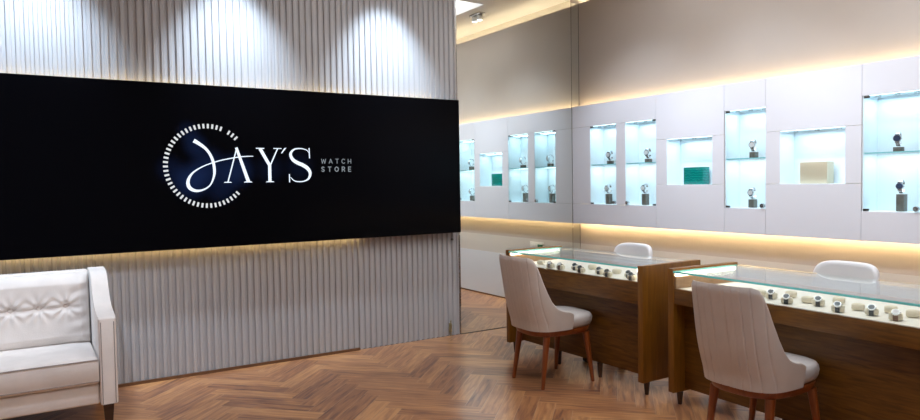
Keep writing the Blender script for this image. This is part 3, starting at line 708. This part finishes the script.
# ------------------------------------------------------------------ customer chairs (face +X)
def sgnpow(v, p): return math.copysign(abs(v)**p, v)
def chair():
    t = empty('dining_chair', (0, 0, 0))
    # shell : angle phi from the back centre
    def ztop(phi):
        a = abs(math.degrees(phi))
        K = [(0, .930), (36, .928), (46, .915), (51, .885), (55, .840), (60, .760), (66, .682), (73, .615), (81, .568), (90, .540), (96, .515), (104, .455)]
        for (a0, z0), (a1, z1) in zip(K, K[1:]):
            if a <= a1:
                q = (a-a0)/(a1-a0); q2 = q*q*(3-2*q) if a0 == 0 else q; return z0+(z1-z0)*q2
        return K[-1][1]
    def rad(phi, z):
        # squarish plan, wider at the arms, narrowing to the bottom
        u = max(0, min(1, (z-.40)/.52))
        hx = .222+.020*math.sin(min(1, u*2.2)*PI/2); hy = .212+.028*math.sin(min(1, u*1.6)*PI/2)-.006*u
        ex = .62
        x = -hx*sgnpow(math.cos(phi), ex); y = hy*sgnpow(math.sin(phi), ex)
        lean = -.085*max(0, z-.46)/.46*max(0, math.cos(phi))**.5
        x += lean-.030
        cur = .012*math.cos(2*phi) if u > .5 else 0
        return x, y
    nphi, nz = 240, 30; PM = math.radians(98)
    bm = bmesh.new(); G = []; H = []
    for i in range(nphi+1):
        phi = -PM+2*PM*i/nphi; zt = ztop(phi); ro, ri = [], []
        for j in range(nz+1):
            q = j/nz; z = .405+(zt-.405)*q
            x, y = rad(phi, z); x2, y2 = rad(phi+.002, z); tx, ty = x2-x, y2-y; l = math.hypot(tx, ty) or 1
            nx, ny = -ty/l, tx/l   # candidate normal
            if nx*x+ny*y < 0: nx, ny = -nx, -ny
            arc = math.degrees(phi)
            ed = min(1, (1-q)/.05, (PM-abs(phi))/.06); ed = math.sqrt(max(0, ed))
            cell = abs(math.sin(y/.040*PI)) if abs(arc) < 62 else 1
            gr = -.0045*(1-min(1, cell/.30))*min(1, (1-q)/.03)
            th = .017*ed+.002
            ro.append(bm.verts.new((x+nx*(th*.6+gr), y+ny*(th*.6+gr), z))); ri.append(bm.verts.new((x-nx*th, y-ny*th, z)))
        G.append(ro); H.append(ri)
    for i in range(nphi):
        for j in range(nz):
            bm.faces.new((G[i][j], G[i+1][j], G[i+1][j+1], G[i][j+1])); bm.faces.new((H[i][j], H[i][j+1], H[i+1][j+1], H[i+1][j]))
        bm.faces.new((G[i][nz], G[i+1][nz], H[i+1][nz], H[i][nz])); bm.faces.new((G[i][0], H[i][0], H[i+1][0], G[i+1][0]))
    for k in (0, nphi):
        for j in range(nz): bm.faces.new((G[k][j], G[k][j+1], H[k][j+1], H[k][j]))
    link('backrest', bm, M['leather'], t, smooth=True, autos=60)
    # seat pad
    bm = bmesh.new(); rings = []
    for (z, s) in ((.405, .90), (.412, .95), (.430, .985), (.455, 1.0), (.475, .985), (.488, .95), (.495, .88), (.498, .6), (.499, .2)):
        ring = []
        for k in range(72):
            a = 2*PI*k/72; ca, sa = math.cos(a), math.sin(a)
            ring.append((.040+s*.257*sgnpow(ca, .62), s*.213*sgnpow(sa, .62)*(1.0-.10*(ca < 0)*ca*ca), z))
        rings.append(ring)
    # keep rear inside the shell
    rings = [[(max(x, -.205), y*(.88 if x < -.10 else 1) if abs(y) < 9 else y, z) for x, y, z in r_] for r_ in rings]
    loft(bm, rings); sp = link('seat', bm, M['seatpad'], t, smooth=True, autos=60)
    bm = bmesh.new()
    for k in (-1, 0, 1): cyl(bm, (.03, k*.07, .4985), (.215, k*.075, .494), .0016, n=6)
    link('seat_stitching', bm, M['leather'], sp, smooth=True)
    # wooden ring
    bm = bmesh.new(); rings = []
    for (z, s) in ((.362, .93), (.366, .955), (.395, .985), (.404, .985)):
        rings.append([(.018+s*.262*sgnpow(math.cos(2*PI*k/72), .66), s*.214*sgnpow(math.sin(2*PI*k/72), .7), z) for k in range(72)])
    loft(bm, rings); link('seat_frame', bm, M['chairwood'], t, smooth=True, autos=50)
    for sx, sy, fx, fy in ((-1, -1, -.205, -.172), (-1, 1, -.205, .180), (1, -1, .222, -.205), (1, 1, .208, .205)):
        bm = bmesh.new(); tx, ty = sx*.176+.020, sy*.160; R = []
        for q in range(7):
            u = q/6; r_ = .0115+.0115*u
            cx, cy = fx+(tx-fx)*u, fy+(ty-fy)*u
            R.append([(cx+r_*sgnpow(math.cos(2*PI*k/20), .75), cy+r_*sgnpow(math.sin(2*PI*k/20), .75), .363*u) for k in range(20)])
        loft(bm, R); link('leg', bm, M['chairwood'], t, smooth=True, autos=50)
    return t
ch1 = chair(); ch1.location = (3.217, 3.88, 0); ch1.rotation_euler = (0, 0, math.radians(-2))
tag(ch1, 'grey leather dining chair at the far counter, all four wooden legs visible', 'chair', 'grey chairs at the counters')
ch2 = copy_tree(ch1); ch2.location = (3.225, 2.185, 0); ch2.rotation_euler = (0, 0, math.radians(0))
tag(ch2, 'large grey leather dining chair in the foreground at the near counter', 'chair', 'grey chairs at the counters')

# ------------------------------------------------------------------ white swivel chairs behind the counters (face -X)
def swivel():
    t = empty('office_chair', (0, 0, 0))
    bm = bmesh.new(); rows = []
    W2, z0, z1, rc = .203, .54, .930, .055
    n = 64
    def outline(s):   # rounded rectangle y,z scaled toward its centre
        pts = []
        for k in range(n):
            a = 2*PI*k/n; c_, s_ = math.cos(a), math.sin(a)
            pts.append((W2*s*sgnpow(c_, .42), (z0+z1)/2+(z1-z0)/2*s*sgnpow(s_, .42)))
        return pts
    def X(y, z, off): return .16-.35*y*y*4*.35+off+.05*((z-z0)/(z1-z0))   # concave towards -X
    def X(y, z, off): return .19-1.1*y*y+off+.05*((z-z0)/(z1-z0))
    rings = []
    for s, off in ((.15, -.020), (.6, -.021), (.86, -.023), (.95, -.024), (.99, -.017), (1.0, -.006), (1.0, .006), (.985, .016), (.94, .022), (.6, .023), (.15, .023)):
        rings.append([(X(y, z, off), y, z) for y, z in outline(s)])
    loft(bm, rings); link('backrest', bm, M['whiteleather'], t, smooth=True, autos=70)
    bm = bmesh.new(); rings = []
    for z, s in ((.44, .9), (.445, .96), (.465, 1), (.49, .98), (.503, .9), (.506, .4)):
        rings.append([(-.03+.215*s*sgnpow(math.cos(2*PI*k/48), .6), .21*s*sgnpow(math.sin(2*PI*k/48), .6), z) for k in range(48)])
    loft(bm, rings); link('seat', bm, M['whiteleather'], t, smooth=True, autos=60)
    bm = bmesh.new(); bx(bm, .165, .185, -.03, .03, .42, .62, bev=.004); bx(bm, 0, .18, -.03, .03, .42, .438, bev=.004); link('back_bracket', bm, M['chrome'], t, smooth=True, autos=40)
    bm = bmesh.new(); cyl(bm, (-.06, 0, .09), (-.06, 0, .44), .024, n=20); link('gas_column', bm, M['chrome'], t, smooth=True, autos=40)
    bs = bmesh.new(); cyl(bs, (0, 0, .06), (0, 0, .10), .04, n=20)
    for k in range(5):
        a = 2*PI*k/5+.3; d = Vector((math.cos(a), math.sin(a), 0)); cyl(bs, Vector((0, 0, .08)), d*.27+Vector((0, 0, .062)), .018, .011, n=12)
    base = link('star_base', bs, M['blackplastic'], t, smooth=True, autos=40)
    for k in range(5):
        a = 2*PI*k/5+.3; d = Vector((math.cos(a), math.sin(a), 0)); pn = Vector((-d.y, d.x, 0)); c = d*.262+Vector((0, 0, .027))
        bm = bmesh.new(); cyl(bm, c-pn*.02, c-pn*.004, .0265, n=20); cyl(bm, c+pn*.004, c+pn*.02, .0265, n=20); cyl(bm, c+Vector((0, 0, 0)), c+Vector((0, 0, .03)), .006, n=8)
        link('caster', bm, M['blackplastic'], base, smooth=True, autos=40)
    return t
s1 = swivel(); s1.location = (4.00, 3.995, 0); s1.rotation_euler = (0, 0, math.radians(0))
tag(s1, 'white low backed swivel chair behind the far counter', 'chair', 'white chairs behind the counters')
s2_ = copy_tree(s1); s2_.location = (4.02, 2.285, 0); s2_.rotation_euler = (0, 0, math.radians(-2))
tag(s2_, 'white low backed swivel chair behind the near counter', 'chair', 'white chairs behind the counters')

# ------------------------------------------------------------------ downlights washing the fluted wall
def spot(x, y, z, e, size, tilt, col=(.86, .93, 1.0), blend=.9):
    L = bpy.data.lights.new('downlight', 'SPOT'); L.energy = e; L.spot_size = math.radians(size); L.spot_blend = blend; L.color = col; L.shadow_soft_size = .03
    o = bpy.data.objects.new('downlight', L); COL.objects.link(o); o.location = (x, y, z); o.rotation_euler = (math.radians(tilt), 0, 0)
    return o
for i, x in enumerate((-1.19, .105, 1.400, 2.665)):
    spot(x+(.05 if i == 3 else 0), 4.98, ZC-.03, 185, 60, 22, (.70, .85, 1.0), 1.)
    t = empty('ceiling_downlight', (x, 5.02, ZC)); tag(t, ('small recessed round downlight above the left part of the screen', 'recessed round downlight above the sofa', 'recessed round downlight above the middle of the screen', 'recessed round downlight above the right end of the screen')[i], 'ceiling light', 'downlights along the fluted wall')
    bm = bmesh.new()
    rings = [[(r*math.cos(2*PI*k/28), r*math.sin(2*PI*k/28), z) for k in range(28)] for r, z in ((.032, -.001), (.033, -.008), (.043, -.008), (.044, -.001))]
    loft(bm, rings, cap=False); link('rim', bm, M['white_plastic'], t, smooth=True, autos=40)
    bm = bmesh.new(); cyl(bm, (0, 0, -.004), (0, 0, -.001), .031, n=24); link('bulb', bm, M['lamp_white'], t, smooth=True, autos=40)
def area(x, y, z, sx, sy, e, col, rot=(0, 0, 0)):
    L = bpy.data.lights.new('unseen_ceiling_light', 'AREA'); L.shape = 'RECTANGLE'; L.size = sx; L.size_y = sy; L.energy = e; L.color = col
    o = bpy.data.objects.new('unseen_ceiling_light', L); COL.objects.link(o); o.location = (x, y, z); o.rotation_euler = rot; return o
# unseen spots washing panelling and sofa, plus fill spots added to brighten the room
for (x, y, e, sz, rx, ry) in ((3.55, 4.6, 76, 74, 0, 33), (3.55, 3.4, 68, 74, 0, 33), (3.55, 2.2, 48, 74, 0, 33), (3.55, 1.0, 48, 74, 0, 33),
                              (-.15, 3.75, 120, 70, 20, 0), (-1.4, 3.6, 60, 80, 18, 0), (-.6, 1.6, 85, 120, 0, -20), (-1.2, -1.2, 50, 120, 0, 0), (1.6, -.9, 90, 110, 18, 0)):
    L = bpy.data.lights.new('unseen_ceiling_light', 'SPOT'); L.energy = e; L.spot_size = math.radians(sz); L.spot_blend = .9; L.color = (.76, .86, 1.0); L.shadow_soft_size = .05
    o = bpy.data.objects.new('unseen_ceiling_light', L); COL.objects.link(o); o.location = (x, y, ZC-.1); o.rotation_euler = (math.radians(rx), math.radians(-ry), 0)

# ------------------------------------------------------------------ camera
cam = bpy.data.cameras.new('camera'); co = bpy.data.objects.new('camera', cam); COL.objects.link(co)
F = 689.1616406553438; yaw, pit, rol = .5635, -.0398, .0158
cam.sensor_width = 36; cam.lens = F/920*36; cam.clip_start = .05
r = Vector((0.84496091, -0.5345954, -0.01577368)); u = Vector((0.03458466, 0.02518438, 0.9990844)); fw = Vector((0.53370868, 0.8447328, -0.03976862))
mw = Matrix(((r.x, u.x, -fw.x, 0), (r.y, u.y, -fw.y, 0), (r.z, u.z, -fw.z, 1.45), (0, 0, 0, 1)))
co.matrix_world = mw
SC.camera = co
wd = bpy.data.worlds.new('world'); SC.world = wd; wd.use_nodes = True
wd.node_tree.nodes['Background'].inputs[0].default_value = (.5, .5, .52, 1); wd.node_tree.nodes['Background'].inputs[1].default_value = .2
SC.view_settings.view_transform = 'Standard'; SC.view_settings.look = 'None'; SC.view_settings.gamma = 1; SC.view_settings.use_curve_mapping = False
SC.view_settings.exposure = 0.42
SC.cycles.max_bounces = 8; SC.cycles.diffuse_bounces = 4; SC.cycles.glossy_bounces = 5; SC.cycles.transparent_max_bounces = 16
SC.cycles.sample_clamp_indirect = 4.0; SC.cycles.use_denoising = True
SC.cycles.caustics_reflective = False; SC.cycles.caustics_refractive = False
